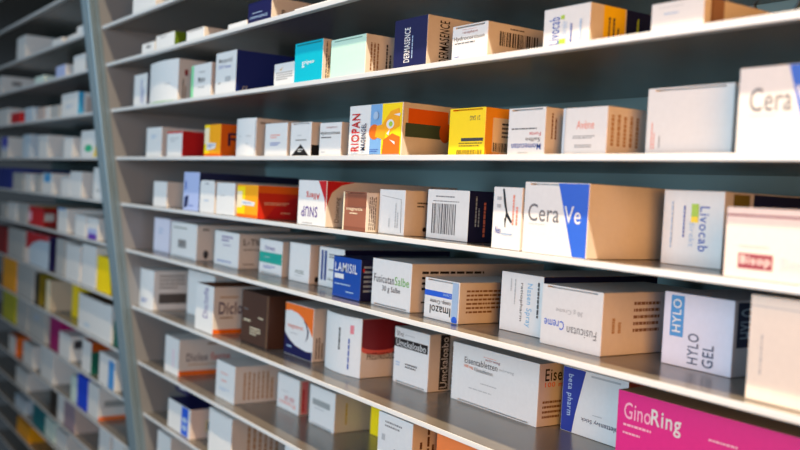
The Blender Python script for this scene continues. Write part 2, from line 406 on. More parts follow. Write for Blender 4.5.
# ------------------------------------------------------------------ the cartons
# bay, shelf, left, width, front, height, length, seen length of side, colours of front, side and top, slot, rounding, label, marks on front, marks on side, height above the shelf, bulge of the front
CARTONS = [
    ('r', 0, 0.1313, 0.0975, -0.0266, 0.0371, 0.15, 0.0127, 'w', 'w', 'w', None, 0, 'white carton high in the top corner next to the steel upright', [], [], 0, 0),
    ('r', 1, 0.1542, 0.0527, -0.0179, 0.0148, 0.15, 0.004, 'w', 'w', 'w', None, 0, 'tiny white carton with a grey square, beside the olive green one', [('rect', 0.35, 0.45, 0.7, 0.75, 'g')], [], 0, 0),
    ('r', 1, 0.2127, 0.0715, -0.0179, 0.0201, 0.15, 0.0159, 'w', 'olive', 'w', None, 0, 'white carton with an olive green side panel, top shelf but one', [('lines', 0.2, 0.75, 0.6, 0.9, 2, 'g', 0)], [], 0, 0),
    ('r', 1, 0.3276, 0.0585, -0.0179, 0.0141, 0.15, 0.0278, 'w', 'w', 'w', 't', 0, 'plain low white carton between the olive green and navy ones', [], [], 0, 0),
    ('r', 1, 0.4595, 0.0513, -0.0179, 0.0068, 0.15, 0.004, 'w', 'w', 'w', None, 0, 'very low white carton tucked against the navy box, near the frame top', [], [], 0, 0),
    ('r', 1, 0.5138, 0.0593, -0.0179, 0.0239, 0.15, 0.0258, 'navy', 'w', 'w', None, 0, 'navy carton with pale lettering cut by the upper frame edge', [('txt', 'DERMASENCE', 0.1, 0.22, 0.85, 0.34, 'lb', 0, 1), ('lines', 0.2, 0.42, 0.7, 0.5, 1, 'lb', 0)], [('bar', 0.45, 0.1, 0.62, 0.5, 'dk', 90)], 0, 0),
    ('r', 1, 0.6271, 0.0846, -0.0179, 0.003, 0.15, 0.0099, 'w', 'w', 'w', None, 0, 'wide white carton beside the navy one at the upper frame edge', [], [], 0, 0),
    ('r', 2, 0.0752, 0.0591, -0.0012, 0.0488, 0.15, 0.0045, 'w', 'navy', 'w', None, 0, 'slim white carton with blue upright lettering, first on its shelf', [('lines', 0.55, 0.12, 0.85, 0.85, 2, 'blue', 90), ('rect', 0, 0, 1, 0.05, 'lb')], [], 0, 0),
    ('r', 2, 0.1467, 0.1128, -0.0012, 0.0591, 0.15, 0.0171, 'w', 'w', 'w', None, 0, 'large blank white carton with a green base line and tan side', [('rect', 0, 0, 1, 0.035, 'green'), ('lines', 0.65, 0.4, 0.85, 0.45, 1, 'lg', 0)], [('rect', 0.5, 0.62, 0.75, 0.76, 'maroon'), ('lines', 0.35, 0.08, 0.75, 0.55, 2, 'dk', 90)], 0, 0.005),
    ('r', 2, 0.3076, 0.0673, -0.0012, 0.0443, 0.15, 0.0067, 'w', 'w', 'w', None, 0, 'white carton with a mint green stripe at its edge', [('rect', 0, 0, 0.13, 1, 'mint2'), ('lines', 0.4, 0.72, 0.75, 0.78, 1, 'g', 0), ('txt', 'Mono', 0.38, 0.5, 0.72, 0.62, 'dk', 0, 0), ('lines', 0.38, 0.44, 0.8, 0.49, 1, 'dk', 0), ('lines', 0.38, 0.28, 0.75, 0.33, 1, 'g', 0)], [], 0, 0),
    ('r', 2, 0.3888, 0.0618, -0.0012, 0.0528, 0.13, 0.0474, 'w', 'royal', 'w', None, 0, 'white carton with a wide royal blue side', [('txt', 'Metoprolol', 0.15, 0.72, 0.8, 0.86, 'dk', 0, 0), ('txt', 'ZOT mono', 0.15, 0.62, 0.75, 0.7, 'blue', 0, 1), ('lines', 0.15, 0.22, 0.35, 0.3, 1, 'g', 0), ('rect', 0.5, 0.3, 0.75, 0.42, 'lg')], [('txt', 'CE', 0.18, 0.08, 0.32, 0.18, 'w', 0, 1)], 0, 0),
    ('r', 2, 0.5532, 0.0497, -0.0012, 0.0258, 0.15, 0.006, 'w', 'w', 'w', None, 0, 'small white carton with lines of print, left of the turquoise one', [('poly', [(0.25, 0.75), (0.32, 0.68), (0.45, 0.88), (0.33, 0.76)], 'gold'), ('lines', 0.1, 0.25, 0.9, 0.62, 4, 'g', 0)], [], 0, 0),
    ('r', 2, 0.6123, 0.0597, -0.0072, 0.0415, 0.15, 0.0097, 'teal', 'w', 'w', None, 0, 'turquoise carton with small white lettering', [('txt', 'gripeo', 0.28, 0.42, 0.72, 0.54, 'w', 0, 1), ('rect', 0.28, 0.37, 0.38, 0.4, 'w'), ('rect', 0.07, 0.93, 0.95, 0.965, 'tealdk')], [('rect', 0.5, 0.02, 0.9, 0.95, 'cream'), ('lines', 0.35, 0.05, 0.85, 0.95, 2, 'dk', 90)], 0, 0),
    ('r', 2, 0.6882, 0.0649, -0.0072, 0.0374, 0.15, 0.0315, 'mint', 'w', 'w', None, 0, 'pale mint green carton next to the turquoise one', [('rect', 0.1, 0.93, 0.9, 0.96, 'mintdk')], [('lines', 0.15, 0.1, 0.5, 0.8, 3, 'br', 90), ('lines', 0.7, 0.1, 0.95, 0.8, 2, 'dk', 90)], 0, 0),
    ('r', 2, 0.7912, 0.0505, -0.0012, 0.0446, 0.15, 0.044, 'navy', 'w', 'w', None, 0, 'navy carton with upright white lettering and tan lettered side', [('txt', 'DERMASENCE', 0.32, 0.13, 0.5, 0.82, 'w', 90, 1), ('lines', 0.56, 0.2, 0.62, 0.75, 1, 'lb', 90)], [('txt', 'DERMASENCE', 0.28, 0.1, 0.52, 0.93, 'k', 90, 1), ('lines', 0.62, 0.1, 0.7, 0.85, 1, 'dk', 90)], 0, 0),
    ('r', 2, 0.8787, 0.0454, -0.0022, 0.0288, 0.15, 0.0577, 'w', 'w', 'w', 't', 0, 'white carton with a barcode on its side, beside the navy lettered one', [('txt', 'ratiopharm', 0.3, 0.74, 0.72, 0.84, 'maroon', 0, 0), ('lines', 0.28, 0.86, 0.75, 0.88, 1, 'red', 0), ('txt', 'Hydrocortison', 0.05, 0.55, 0.92, 0.7, 'dk', 0, 0), ('lines', 0.08, 0.46, 0.9, 0.52, 1, 'dk', 0), ('lines', 0.1, 0.08, 0.25, 0.14, 1, 'blue', 0)], [('bar', 0.2, 0.38, 0.9, 0.78, 'dk', 0), ('lines', 0.38, 0.82, 0.72, 0.9, 1, 'dk', 0)], 0, 0),
    ('r', 2, 0.9841, 0.0462, 0.0008, 0.0292, 0.15, 0.0612, 'w', 'w', 'w', None, 0, 'tall white carton with blue upright lettering and yellow navy side, upper shelf', [('txt', 'Livocab', 0.12, 0.1, 0.36, 0.78, 'blue', 90, 1), ('txt', 'direkt', 0.4, 0.3, 0.52, 0.65, 'lb', 90, 0), ('rect', 0.36, 0.1, 0.5, 0.22, 'lime'), ('rect', 0.38, 0.7, 0.46, 0.8, 'lime'), ('lines', 0.6, 0.12, 0.68, 0.75, 1, 'blue', 90), ('lines', 0.8, 0.1, 0.9, 0.7, 1, 'lb', 90)], [('rect', 0.2, 0, 0.55, 1, 'yellow'), ('lines', 0.28, 0.1, 0.5, 0.75, 3, 'dk', 90), ('rect', 0.57, 0, 1.2, 1, 'navy'), ('poly', [(0.6, 0.02), (0.72, 0.02), (0.74, 0.4), (0.62, 0.35)], 'green'), ('poly', [(0.78, 0.02), (0.95, 0.02), (0.92, 0.3), (0.8, 0.35)], 'green'), ('poly', [(0.74, 0.3), (0.78, 0.3), (0.78, 0.85), (0.745, 0.8)], 'lime')], 0, 0),
    ('r', 2, 1.0822, 0.0408, 0.0028, 0.0203, 0.15, 0.0141, 'w', 'w', 'w', None, 0, 'large white carton with faint grey scribbles at the upper frame edge', [('lines', 0.25, 0.55, 0.6, 0.66, 1, 'lb', 0), ('lines', 0.15, 0.8, 0.9, 0.85, 1, 'lg', 0)], [('rect', 0.4, 0, 0.55, 1, 'br'), ('rect', 0.55, 0, 1.3, 1, 'taupe')], 0, 0),
    ('r', 3, 0.0977, 0.0653, 0.014, 0.0445, 0.15, 0.0129, 'w', 'w', 'w', None, 0, 'first white carton beside the upright on the level shelf', [('lines', 0.3, 0.6, 0.7, 0.75, 2, 'lb', 0)], [], 0, 0),
    ('r', 3, 0.1863, 0.0589, 0.014, 0.0366, 0.15, 0.0146, 'w', 'red', 'red', None, 0, 'small white carton with a deep red side', [('lines', 0.2, 0.55, 0.8, 0.75, 2, 'lg', 0), ('rect', 0, 0.93, 1, 1, 'red')], [], 0, 0),
    ('r', 3, 0.3256, 0.0526, 0.014, 0.0422, 0.15, 0.0226, 'amber', 'orange', 'orange', None, 0, 'yellow and orange carton with a dark letter on its side', [('rect', 0.0, 0, 0.32, 1, 'yellow'), ('rect', 0.0, 0.4, 0.3, 0.9, 'cream'), ('poly', [(0.15, 0.2), (0.7, 0.25), (0.75, 0.42), (0.15, 0.45)], 'w'), ('lines', 0.2, 0.28, 0.65, 0.38, 2, 'blue', 0), ('rect', 0, 0.0, 1, 0.1, 'orange')], [('txt', 'F', 0.42, 0.35, 0.92, 0.75, 'navy', 0, 1)], 0, 0),
    ('r', 3, 0.4269, 0.0554, 0.014, 0.0461, 0.15, 0.0235, 'w', 'w', 'w', None, 0, 'tall plain white carton behind the orange one on the level shelf', [('lines', 0.2, 0.5, 0.45, 0.55, 1, 'lg', 0), ('lines', 0.6, 0.5, 0.85, 0.55, 1, 'lg', 0), ('lines', 0.6, 0.3, 0.8, 0.34, 1, 'lg', 0), ('rect', 0.97, 0.05, 1, 0.95, 'lg')], [('lines', 0.2, 0.82, 0.9, 0.9, 1, 'dk', 0)], 0, 0.003),
    ('r', 3, 0.5068, 0.0554, 0.014, 0.0381, 0.15, 0.005, 'w', 'w', 'w', None, 0, 'white carton with small pink and blue lines of print', [('lines', 0.25, 0.52, 0.7, 0.66, 2, 'salmon', 0), ('lines', 0.25, 0.3, 0.7, 0.42, 2, 'blue', 0)], [], 0, 0),
    ('r', 3, 0.5706, 0.0469, 0.014, 0.0369, 0.15, 0.0109, 'w', 'w', 'w', 't', 0, 'white carton with a black triangle at its foot', [('poly', [(0.05, 0), (0.95, 0), (0.52, 0.36)], 'k'), ('lines', 0.35, 0.6, 0.65, 0.63, 1, 'g', 0), ('lines', 0.25, 0.42, 0.85, 0.5, 1, 'g', 0), ('lines', 0.4, 0.1, 0.65, 0.22, 2, 'w', 0)], [('rect', 0, 0, 1.2, 0.34, 'k')], 0, 0),
    ('r', 3, 0.636, 0.0442, 0.014, 0.0348, 0.15, 0.0094, 'w', 'w', 'w', None, 0, 'white carton with dark heading, left of the figure-printed one', [('txt', 'ratiopharm', 0.3, 0.82, 0.8, 0.9, 'maroon', 0, 0), ('txt', 'Hydrocortison', 0.05, 0.62, 0.95, 0.75, 'k', 0, 1), ('lines', 0.08, 0.5, 0.9, 0.58, 1, 'dk', 0), ('lines', 0.1, 0.08, 0.3, 0.14, 1, 'lg', 0)], [], 0, 0),
    ('r', 3, 0.7051, 0.0923, 0.008, 0.0484, 0.15, 0.0562, 'w', 'w', 'w', None, 0, 'large carton with an orange human figure on yellow and blue', [('rect', 0.42, 0, 0.64, 1, 'sky'), ('rect', 0.64, 0, 1, 1, 'yellow'), ('poly', [(0.66, 0.0), (0.98, 0.0), (0.98, 0.35), (0.84, 0.42), (0.68, 0.3)], 'orange'), ('ell', 0.5, 0.46, 0.1, 0.15, 'orange'), ('poly', [(0.52, 0.36), (0.7, 0.3), (0.74, 0.62), (0.55, 0.58)], 'amber'), ('poly', [(0.66, 0.62), (0.8, 0.85), (0.95, 0.9), (0.97, 0.55), (0.75, 0.42)], 'amber'), ('ell', 0.8, 0.6, 0.07, 0.09, 'w'), ('ell', 0.81, 0.6, 0.035, 0.05, 'lime'), ('poly', [(0.74, 0.42), (0.8, 0.5), (0.78, 0.38)], 'w'), ('poly', [(0.86, 0.78), (0.98, 0.8), (0.97, 0.74)], 'w'), ('poly', [(0.8, 0.3), (0.9, 0.26), (0.9, 0.2)], 'w'), ('ell', 0.53, 0.78, 0.05, 0.08, 'lb'), ('lines', 0.44, 0.05, 0.6, 0.12, 2, 'blue', 0), ('txt', 'RIOPAN', 0.06, 0.08, 0.22, 0.84, 'red', 90, 1), ('txt', 'MAGENGEL', 0.26, 0.1, 0.35, 0.64, 'navy', 90, 1), ('rect', 0, 0, 1, 0.02, 'lg')], [('rect', 0.1, 0.62, 0.9, 0.9, 'orange'), ('rect', 0.02, 0.58, 0.08, 0.9, 'cream'), ('rect', 0.05, 0.36, 0.78, 0.62, 'dkgreen'), ('ell', 0.85, 0.5, 0.12, 0.2, 'orange')], 0, 0),
    ('r', 3, 0.8596, 0.0479, 0.014, 0.0394, 0.15, 0.0242, 'yellow', 'amber', 'yellow', 't', 0, 'bright yellow carton with dark print and a barcode side', [('txt', '21 SAG', 0.58, 0.74, 0.86, 0.84, 'dk', 180, 1), ('rect', 0.36, 0.3, 0.97, 0.37, 'dk'), ('lines', 0.3, 0.16, 0.95, 0.27, 2, 'olive2', 0), ('bar', 0.25, 0.02, 0.95, 0.12, 'olive2', 0)], [('rect', 0.3, 0.08, 1.3, 0.8, 'cream'), ('bar', 0.35, 0.1, 1.3, 0.28, 'k', 0), ('lines', 0.7, 0.35, 1.2, 0.7, 4, 'k', 0)], 0, 0),
    ('r', 3, 0.9335, 0.042, 0.016, 0.0365, 0.15, 0.0183, 'w', 'w', 'w', 't', 0, 'white carton with blue and pink upside-down print', [('lines', 0.1, 0.52, 0.9, 0.58, 1, 'dk', 0), ('txt', 'Forte', 0.6, 0.41, 0.9, 0.49, 'red', 180, 0), ('txt', 'Salbe', 0.5, 0.29, 0.9, 0.37, 'dk', 180, 0), ('txt', 'Momecutan', 0.12, 0.12, 0.92, 0.25, 'blue', 180, 0), ('lines', 0.3, 0.02, 0.7, 0.07, 1, 'lg', 0)], [('lines', 0.3, 0.35, 0.7, 0.9, 2, 'br', 90)], 0, 0),
    ('r', 3, 0.9919, 0.0437, 0.018, 0.0346, 0.15, 0.0407, 'w', 'w', 'w', None, 0, 'white carton with a coral heading and grey print below', [('txt', 'Avène', 0.32, 0.55, 0.72, 0.73, 'salmon', 0, 0), ('lines', 0.25, 0.33, 0.75, 0.41, 2, 'g', 0), ('lines', 0.3, 0.14, 0.68, 0.22, 2, 'g', 0), ('rect', 0, 0.0, 0.06, 1, 'lb2')], [('lines', 0.08, 0.2, 0.85, 0.85, 5, 'tan2', 90)], 0, 0),
    ('r', 3, 1.0634, 0.068, 0.026, 0.045, 0.15, 0.004, 'w', 'w', 'w', 't', 0, 'broad white carton with a dark slot along its top edge', [('lines', 0.06, 0.1, 0.12, 0.5, 2, 'salmon', 90), ('lines', 0.16, 0.12, 0.19, 0.3, 1, 'g', 90)], [], 0, 0),
    ('r', 3, 1.151, 0.0735, 0.003, 0.0491, 0.15, 0.039, 'w', 'w', 'w', None, 0, 'white carton with large grey lettering and blue corner, upper of two alike', [('poly', [(0.43, 1), (0.63, 0), (1, 0), (1, 1)], 'blue2'), ('txt', 'Cera', 0.1, 0.48, 0.47, 0.76, 'g2', 0, 0), ('txt', 'Ve', 0.5, 0.48, 0.76, 0.76, 'w', 0, 0), ('lines', 0.1, 0.42, 0.5, 0.44, 1, 'lg', 0)], [], 0, 0),
    ('r', 4, 0.1189, 0.0555, 0.021, 0.0375, 0.15, 0.0267, 'w', 'w', 'w', None, 0, 'first plain white carton by the upright, one shelf below the level one', [], [], 0, 0),
    ('r', 4, 0.2511, 0.0563, 0.017, 0.0528, 0.15, 0.0042, 'lilac', 'navy2', 'lilac', None, 0, 'lilac blue carton with a dark mark, tallest at its end of shelf', [('poly', [(0.05, 0.05), (0.3, 0.1), (0.35, 0.4), (0.1, 0.35)], 'navy2'), ('lines', 0.1, 0.55, 0.3, 0.8, 1, 'blue', 90), ('lines', 0.4, 0.08, 0.8, 0.14, 1, 'blue', 0)], [], 0, 0),
    ('r', 4, 0.3115, 0.0489, 0.017, 0.0424, 0.15, 0.004, 'w', 'w', 'w', None, 0.006, 'slim white carton with rounded upper corners', [('lines', 0.35, 0.86, 0.65, 0.92, 1, 'navy2', 0), ('lines', 0.3, 0.3, 0.8, 0.4, 1, 'lb', 0)], [], 0, 0),
    ('r', 4, 0.367, 0.056, 0.017, 0.0405, 0.15, 0.0047, 'w', 'w', 'w', None, 0, 'plain white carton between the rounded one and the orange one', [('lines', 0.25, 0.55, 0.5, 0.62, 1, 'lg', 0)], [], 0, 0),
    ('r', 4, 0.4327, 0.058, 0.016, 0.0396, 0.15, 0.055, 'amber', 'orange', 'cream', None, 0, 'orange and yellow carton with a red swoosh side', [('rect', 0, 0.1, 0.4, 0.95, 'yellow'), ('rect', 0, 0.3, 0.25, 0.8, 'cream'), ('poly', [(0.2, 0.38), (0.85, 0.36), (0.9, 0.48), (0.25, 0.55)], 'w'), ('lines', 0.3, 0.41, 0.8, 0.46, 1, 'blue', 0), ('rect', 0, 0, 1, 0.1, 'orange')], [('rect', 0, 0, 1.2, 0.78, 'red2'), ('poly', [(0.2, 0), (1.2, 0), (1.2, 0.75), (0.75, 0.6), (0.4, 0.35)], 'red'), ('lines', 0.15, 0.4, 0.75, 0.5, 2, 'cream', 0), ('lines', 0.55, 0.14, 0.85, 0.2, 1, 'cream', 0)], 0, 0),
    ('r', 4, 0.5916, 0.0615, 0.016, 0.0481, 0.17, 0.0563, 'w', 'w', 'red', None, 0, 'white carton with purple upside-down lettering and red curve', [('poly', [(0.72, 1), (1, 1), (1, 0.25), (0.95, 0.6)], 'red'), ('txt', 'SNUP', 0.14, 0.18, 0.72, 0.42, 'purple', 180, 1), ('txt', 'Allerg', 0.3, 0.58, 0.78, 0.76, 'red2', 180, 1), ('lines', 0.2, 0.02, 0.8, 0.05, 1, 'dk', 0)], [('poly', [(0, 1), (0, 0.45), (0.1, 0.75), (0.3, 0.92), (0.6, 1)], 'red'), ('txt', 'Dosierung', 0.18, 0.1, 0.3, 0.65, 'dk', 90, 0)], 0, 0),
    ('r', 4, 0.6913, 0.0432, 0.014, 0.0385, 0.15, 0.0149, 'bronze', 'w', 'bronze', 't', 0, 'bronze brown carton with pale lettering', [('txt', 'magnesia', 0.15, 0.5, 0.85, 0.6, 'cream', 0, 0), ('lines', 0.3, 0.4, 0.7, 0.46, 1, 'cream', 0), ('rect', 0, 0, 0.06, 1, 'cream'), ('rect', 0.06, 0.0, 1, 0.1, 'bronze2'), ('rect', 0.2, 0.62, 1, 0.93, 'bronze2')], [('lines', 0.2, 0.05, 0.8, 0.9, 4, 'dk', 90)], 0, 0),
    ('r', 4, 0.7373, 0.0436, 0.027, 0.0423, 0.15, 0.0269, 'w', 'w', 'w', None, 0, 'white carton with a thin outlined label, beside the bronze one', [('poly', [(0.1, 0.87), (0.87, 0.8), (0.87, 0.79), (0.1, 0.86)], 'g'), ('poly', [(0.87, 0.8), (0.9, 0.05), (0.88, 0.05), (0.855, 0.8)], 'g'), ('lines', 0.4, 0.15, 0.5, 0.5, 1, 'lg', 90), ('lines', 0.65, 0.15, 0.82, 0.7, 2, 'lg', 90)], [('lines', 0.5, 0.6, 1, 0.75, 2, 'dk', 0), ('ell', 0.85, 0.14, 0.08, 0.05, 'k')], 0, 0),
    ('r', 4, 0.798, 0.0614, 0.0403, 0.0447, 0.15, 0.0264, 'w', 'navy', 'navy', None, 0, 'white carton with a large barcode on its front', [('bar', 0.12, 0.1, 0.72, 0.72, 'dk', 0), ('lines', 0.2, 0.82, 0.68, 0.88, 1, 'g', 0), ('lines', 0.14, 0.74, 0.78, 0.78, 1, 'g', 0)], [('lines', 0.25, 0.3, 0.5, 0.9, 2, 'lb', 90), ('lines', 0.6, 0.1, 0.8, 0.8, 1, 'salmon', 90)], 0, 0),
    ('r', 4, 0.9218, 0.0339, 0.015, 0.0486, 0.15, 0.004, 'w', 'w', 'w', None, 0, 'white carton with a black slanted line drawing', [('poly', [(0.32, 0.98), (0.38, 0.98), (0.52, 0.6), (0.7, 0.45), (0.66, 0.42), (0.5, 0.52), (0.48, 0.42), (0.44, 0.42), (0.46, 0.6), (0.38, 0.75)], 'k'), ('poly', [(0.42, 0.5), (0.46, 0.5), (0.48, 0.35), (0.45, 0.35)], 'k'), ('lines', 0.7, 0.4, 0.95, 0.9, 2, 'salmon', 90), ('txt', 'Neo', 0.12, 0.24, 0.32, 0.36, 'blue', 0, 1), ('lines', 0.35, 0.2, 0.75, 0.26, 1, 'lb', 0), ('lines', 0.15, 0.6, 0.3, 0.85, 2, 'lg', 0)], [], 0, 0),
    ('r', 4, 0.9583, 0.0675, 0.015, 0.0532, 0.13, 0.0766, 'w', 'w', 'w', 't', 0, 'white carton with large grey lettering and blue slant, lower of two alike', [('poly', [(0.54, 1), (1, 1), (1, 0), (0.8, 0)], 'blue2'), ('txt', 'Cera', 0.07, 0.45, 0.57, 0.7, 'g2', 0, 0), ('txt', 'Ve', 0.65, 0.45, 0.9, 0.69, 'w', 0, 0), ('lines', 0.09, 0.4, 0.55, 0.42, 1, 'lg', 0)], [], 0, 0),
    ('r', 4, 1.0515, 0.0505, 0.0629, 0.052, 0.16, 0.0874, 'w', 'w', 'w', None, 0, 'white carton with blue upright lettering and lime square, one shelf below level', [('txt', 'Livocab', 0.62, 0.2, 0.78, 0.8, 'blue', 270, 1), ('txt', 'direkt', 0.46, 0.25, 0.55, 0.6, 'lb', 270, 0), ('rect', 0.48, 0.6, 0.6, 0.83, 'lime'), ('rect', 0.48, 0.58, 0.6, 0.66, 'yellow'), ('lines', 0.32, 0.2, 0.38, 0.8, 1, 'blue', 270), ('lines', 0.12, 0.15, 0.17, 0.85, 1, 'lb', 270)], [('rect', 0.1, 0.55, 0.3, 0.98, 'olive2'), ('rect', 0.35, 0, 1.5, 0.99, 'navy')], 0, 0),
    ('r', 4, 1.1402, 0.0781, 0.014, 0.042, 0.15, 0.0196, 'pinkw', 'pinkw', 'pinkw', None, 0, 'low pinkish white carton with a maroon line along its top', [('rect', 0, 0.88, 1, 0.91, 'maroon'), ('rect', 0.12, 0.14, 0.42, 0.36, 'maroon'), ('txt', 'Bisop', 0.14, 0.17, 0.4, 0.33, 'pinkw', 0, 1), ('lines', 0.12, 0.43, 0.42, 0.47, 1, 'lg', 0), ('txt', 'Bisop 5 mg', 0.48, 0.14, 0.95, 0.36, 'lb2', 0, 0)], [], 0, 0),
    ('r', 5, 0.0264, 0.0703, 0.0573, 0.0533, 0.15, 0.004, 'lilacw', 'lilacw', 'lilacw', None, 0, 'slim pale lilac carton near the upright, two shelves below the level one', [('lines', 0.3, 0.5, 0.6, 0.7, 2, 'lb', 0)], [], 0, 0),
    ('r', 5, 0.1228, 0.1023, 0.05, 0.0521, 0.15, 0.0283, 'w', 'w', 'w', 'b', 0, 'white carton with a small grey barcode, facing out by the slim lilac one', [('bar', 0.3, 0.28, 0.62, 0.52, 'dk', 0), ('lines', 0.1, 0.8, 0.8, 0.87, 1, 'dkgreen', 0)], [('ell', 0.5, 0.18, 0.14, 0.12, 'dk'), ('lines', 0.3, 0.8, 0.7, 0.9, 1, 'dk', 0)], 0, 0),
    ('r', 5, 0.2619, 0.081, 0.0622, 0.0473, 0.15, 0.0346, 'w', 'w', 'w', None, 0, 'white carton with violet print and bold dark side heading', [('lines', 0.3, 0.68, 0.75, 0.88, 2, 'purple', 0), ('lines', 0.35, 0.58, 0.7, 0.63, 1, 'purple', 0), ('lines', 0.15, 0.08, 0.8, 0.15, 1, 'blue', 0)], [('txt', 'L-Thyrox', 0.18, 0.62, 1.6, 0.86, 'k', 0, 1), ('lines', 0.2, 0.5, 1.2, 0.56, 1, 'dk', 0), ('lines', 0.2, 0.08, 0.9, 0.14, 1, 'dk', 0)], 0, 0),
    ('r', 5, 0.3812, 0.0647, 0.0748, 0.0443, 0.15, 0.0127, 'w', 'w', 'w', 'b', 0, 'white carton crossed by a sea green band', [('rect', 0, 0.32, 1, 0.64, 'seagreen'), ('txt', 'Otriven', 0.22, 0.7, 0.68, 0.84, 'purple', 0, 0), ('lines', 0.22, 0.46, 0.68, 0.5, 1, 'w', 0), ('lines', 0.2, 0.14, 0.75, 0.24, 2, 'blue', 0)], [], 0, 0),
    ('r', 5, 0.4732, 0.0511, 0.0711, 0.0465, 0.15, 0.0129, 'w', 'w', 'w', None, 0, 'plain white carton right beside the sea green banded one', [('txt', 'VITAZINC', 0.3, 0.2, 0.75, 0.3, 'dkgreen', 0, 0), ('lines', 0.3, 0.12, 0.7, 0.16, 1, 'lg', 0)], [('ell', 0.75, 0.1, 0.2, 0.08, 'k')], 0, 0),
    ('r', 5, 0.5334, 0.0577, 0.0789, 0.046, 0.15, 0.0119, 'w', 'navy', 'w', None, 0, 'white carton with two upright blue bars, partly hidden by the blue one', [('rect', 0.08, 0.15, 0.17, 0.92, 'blue3'), ('rect', 0.22, 0.15, 0.31, 0.92, 'blue3'), ('lines', 0.4, 0.72, 0.8, 0.85, 2, 'dk', 0), ('lines', 0.4, 0.4, 0.75, 0.46, 1, 'dk', 0), ('txt', '10 g', 0.4, 0.15, 0.6, 0.24, 'dk', 0, 0)], [], 0, 0),
    ('r', 5, 0.6267, 0.0563, 0.0441, 0.0429, 0.15, 0.0153, 'lamisil', 'navy', 'navy', None, 0, 'bright blue carton with bold white lettering', [('txt', 'LAMISIL', 0.06, 0.63, 0.88, 0.86, 'w', 0, 1), ('rect', 0.06, 0.46, 0.4, 0.58, 'w'), ('lines', 0.08, 0.26, 0.75, 0.34, 1, 'lb', 0), ('lines', 0.5, 0.1, 0.9, 0.17, 1, 'lb', 0), ('rect', 0.0, 0, 1, 0.05, 'blue')], [('lines', 0.2, 0.15, 0.95, 0.85, 6, 'lb', 0), ('ell', 0.18, 0.75, 0.08, 0.05, 'red')], 0, 0),
    ('r', 5, 0.7003, 0.0692, 0.0469, 0.0468, 0.17, 0.1175, 'w', 'w', 'w', 'b', 0, 'white carton with dark and green heading and long tan side', [('txt', 'Fusicutan', 0.05, 0.5, 0.58, 0.68, 'dk', 0, 1), ('txt', 'Salbe', 0.6, 0.5, 0.96, 0.68, 'green', 0, 0), ('txt', '30 g Salbe', 0.28, 0.3, 0.75, 0.45, 'dk', 0, 0)], [('lines', 0.1, 0.4, 0.75, 0.85, 4, 'k', 0), ('lines', 0.1, 0.15, 0.4, 0.22, 1, 'k', 0)], 0, 0),
    ('r', 5, 0.7919, 0.0524, 0.047, 0.037, 0.11, 0.0499, 'w', 'w', 'w', 't', 0, 'small white carton with a blue band and upside-down lettering', [('rect', 0, 0.56, 0.8, 0.7, 'blue2'), ('txt', 'Creme', 0.55, 0.585, 0.78, 0.675, 'lb', 180, 0), ('poly', [(0.82, 0.98), (0.98, 0.98), (0.98, 0.05), (0.8, 0.05)], 'lb'), ('ell', 0.9, 0.06, 0.08, 0.1, 'blue2'), ('txt', 'Imazol', 0.18, 0.12, 0.78, 0.34, 'k', 180, 0), ('txt', 'comp. Creme', 0.18, 0.38, 0.78, 0.51, 'dk', 180, 0)], [('lines', 0.15, 0.2, 0.95, 0.82, 6, 'br', 0)], 0, 0),
    ('r', 5, 0.8743, 0.0532, 0.0691, 0.0508, 0.14, 0.0699, 'w', 'navy', 'w', None, 0, 'white carton with pale blue upright lettering and navy side', [('txt', 'Nasen Spray', 0.6, 0.12, 0.76, 0.86, 'lb3', 270, 1), ('txt', 'ratiopharm', 0.46, 0.2, 0.55, 0.85, 'dk', 270, 0), ('lines', 0.3, 0.4, 0.36, 0.9, 1, 'lg', 270), ('lines', 0.2, 0.6, 0.26, 0.9, 1, 'lg', 270), ('lines', 0.84, 0.2, 0.92, 0.9, 1, 'dk', 270)], [], 0, 0),
    ('r', 5, 0.9432, 0.066, 0.0531, 0.0476, 0.12, 0.0659, 'w', 'w', 'w', 't', 0, 'white carton with upside-down blue and grey lettering, dark slot on top', [('txt', 'Fusicutan', 0.45, 0.22, 0.93, 0.37, 'g2', 180, 0), ('txt', 'Creme', 0.06, 0.28, 0.4, 0.43, 'blue2', 180, 0), ('txt', '30 g Creme', 0.25, 0.56, 0.7, 0.66, 'lg', 180, 0)], [('lines', 0.5, 0.3, 0.95, 0.85, 5, 'br', 0), ('lines', 0.15, 0.35, 0.35, 0.6, 2, 'tan2', 90)], 0, 0),
    ('r', 5, 1.0414, 0.0598, 0.0824, 0.0527, 0.14, 0.0212, 'lilacw', 'lilacw', 'lilacw', None, 0, 'pale lilac carton with a blue tab and dark upright lettering', [('rect', 0.1, 0.4, 0.3, 0.97, 'blue4'), ('txt', 'HYLO', 0.13, 0.46, 0.26, 0.92, 'w', 90, 1), ('txt', 'HYLO', 0.38, 0.06, 0.54, 0.48, 'slate', 90, 1), ('txt', 'GEL', 0.6, 0.05, 0.76, 0.36, 'slate', 90, 1)], [('rect', 0.15, 0.38, 1.4, 0.98, 'navy2'), ('txt', 'HYLO', 0.3, 0.5, 1.1, 0.9, 'lb', 90, 1)], 0, 0),
    ('r', 5, 1.1467, 0.0814, 0.0341, 0.0638, 0.15, 0.0207, 'cream2', 'cream2', 'cream2', None, 0, 'large cream white carton cut by the frame edge, two shelves below level', [('lines', 0.1, 0.25, 0.13, 0.7, 1, 'lg', 90), ('lines', 0.5, 0.08, 0.55, 0.35, 1, 'lg', 90), ('rect', 0, 0.9, 1, 0.91, 'lg')], [], 0, 0),
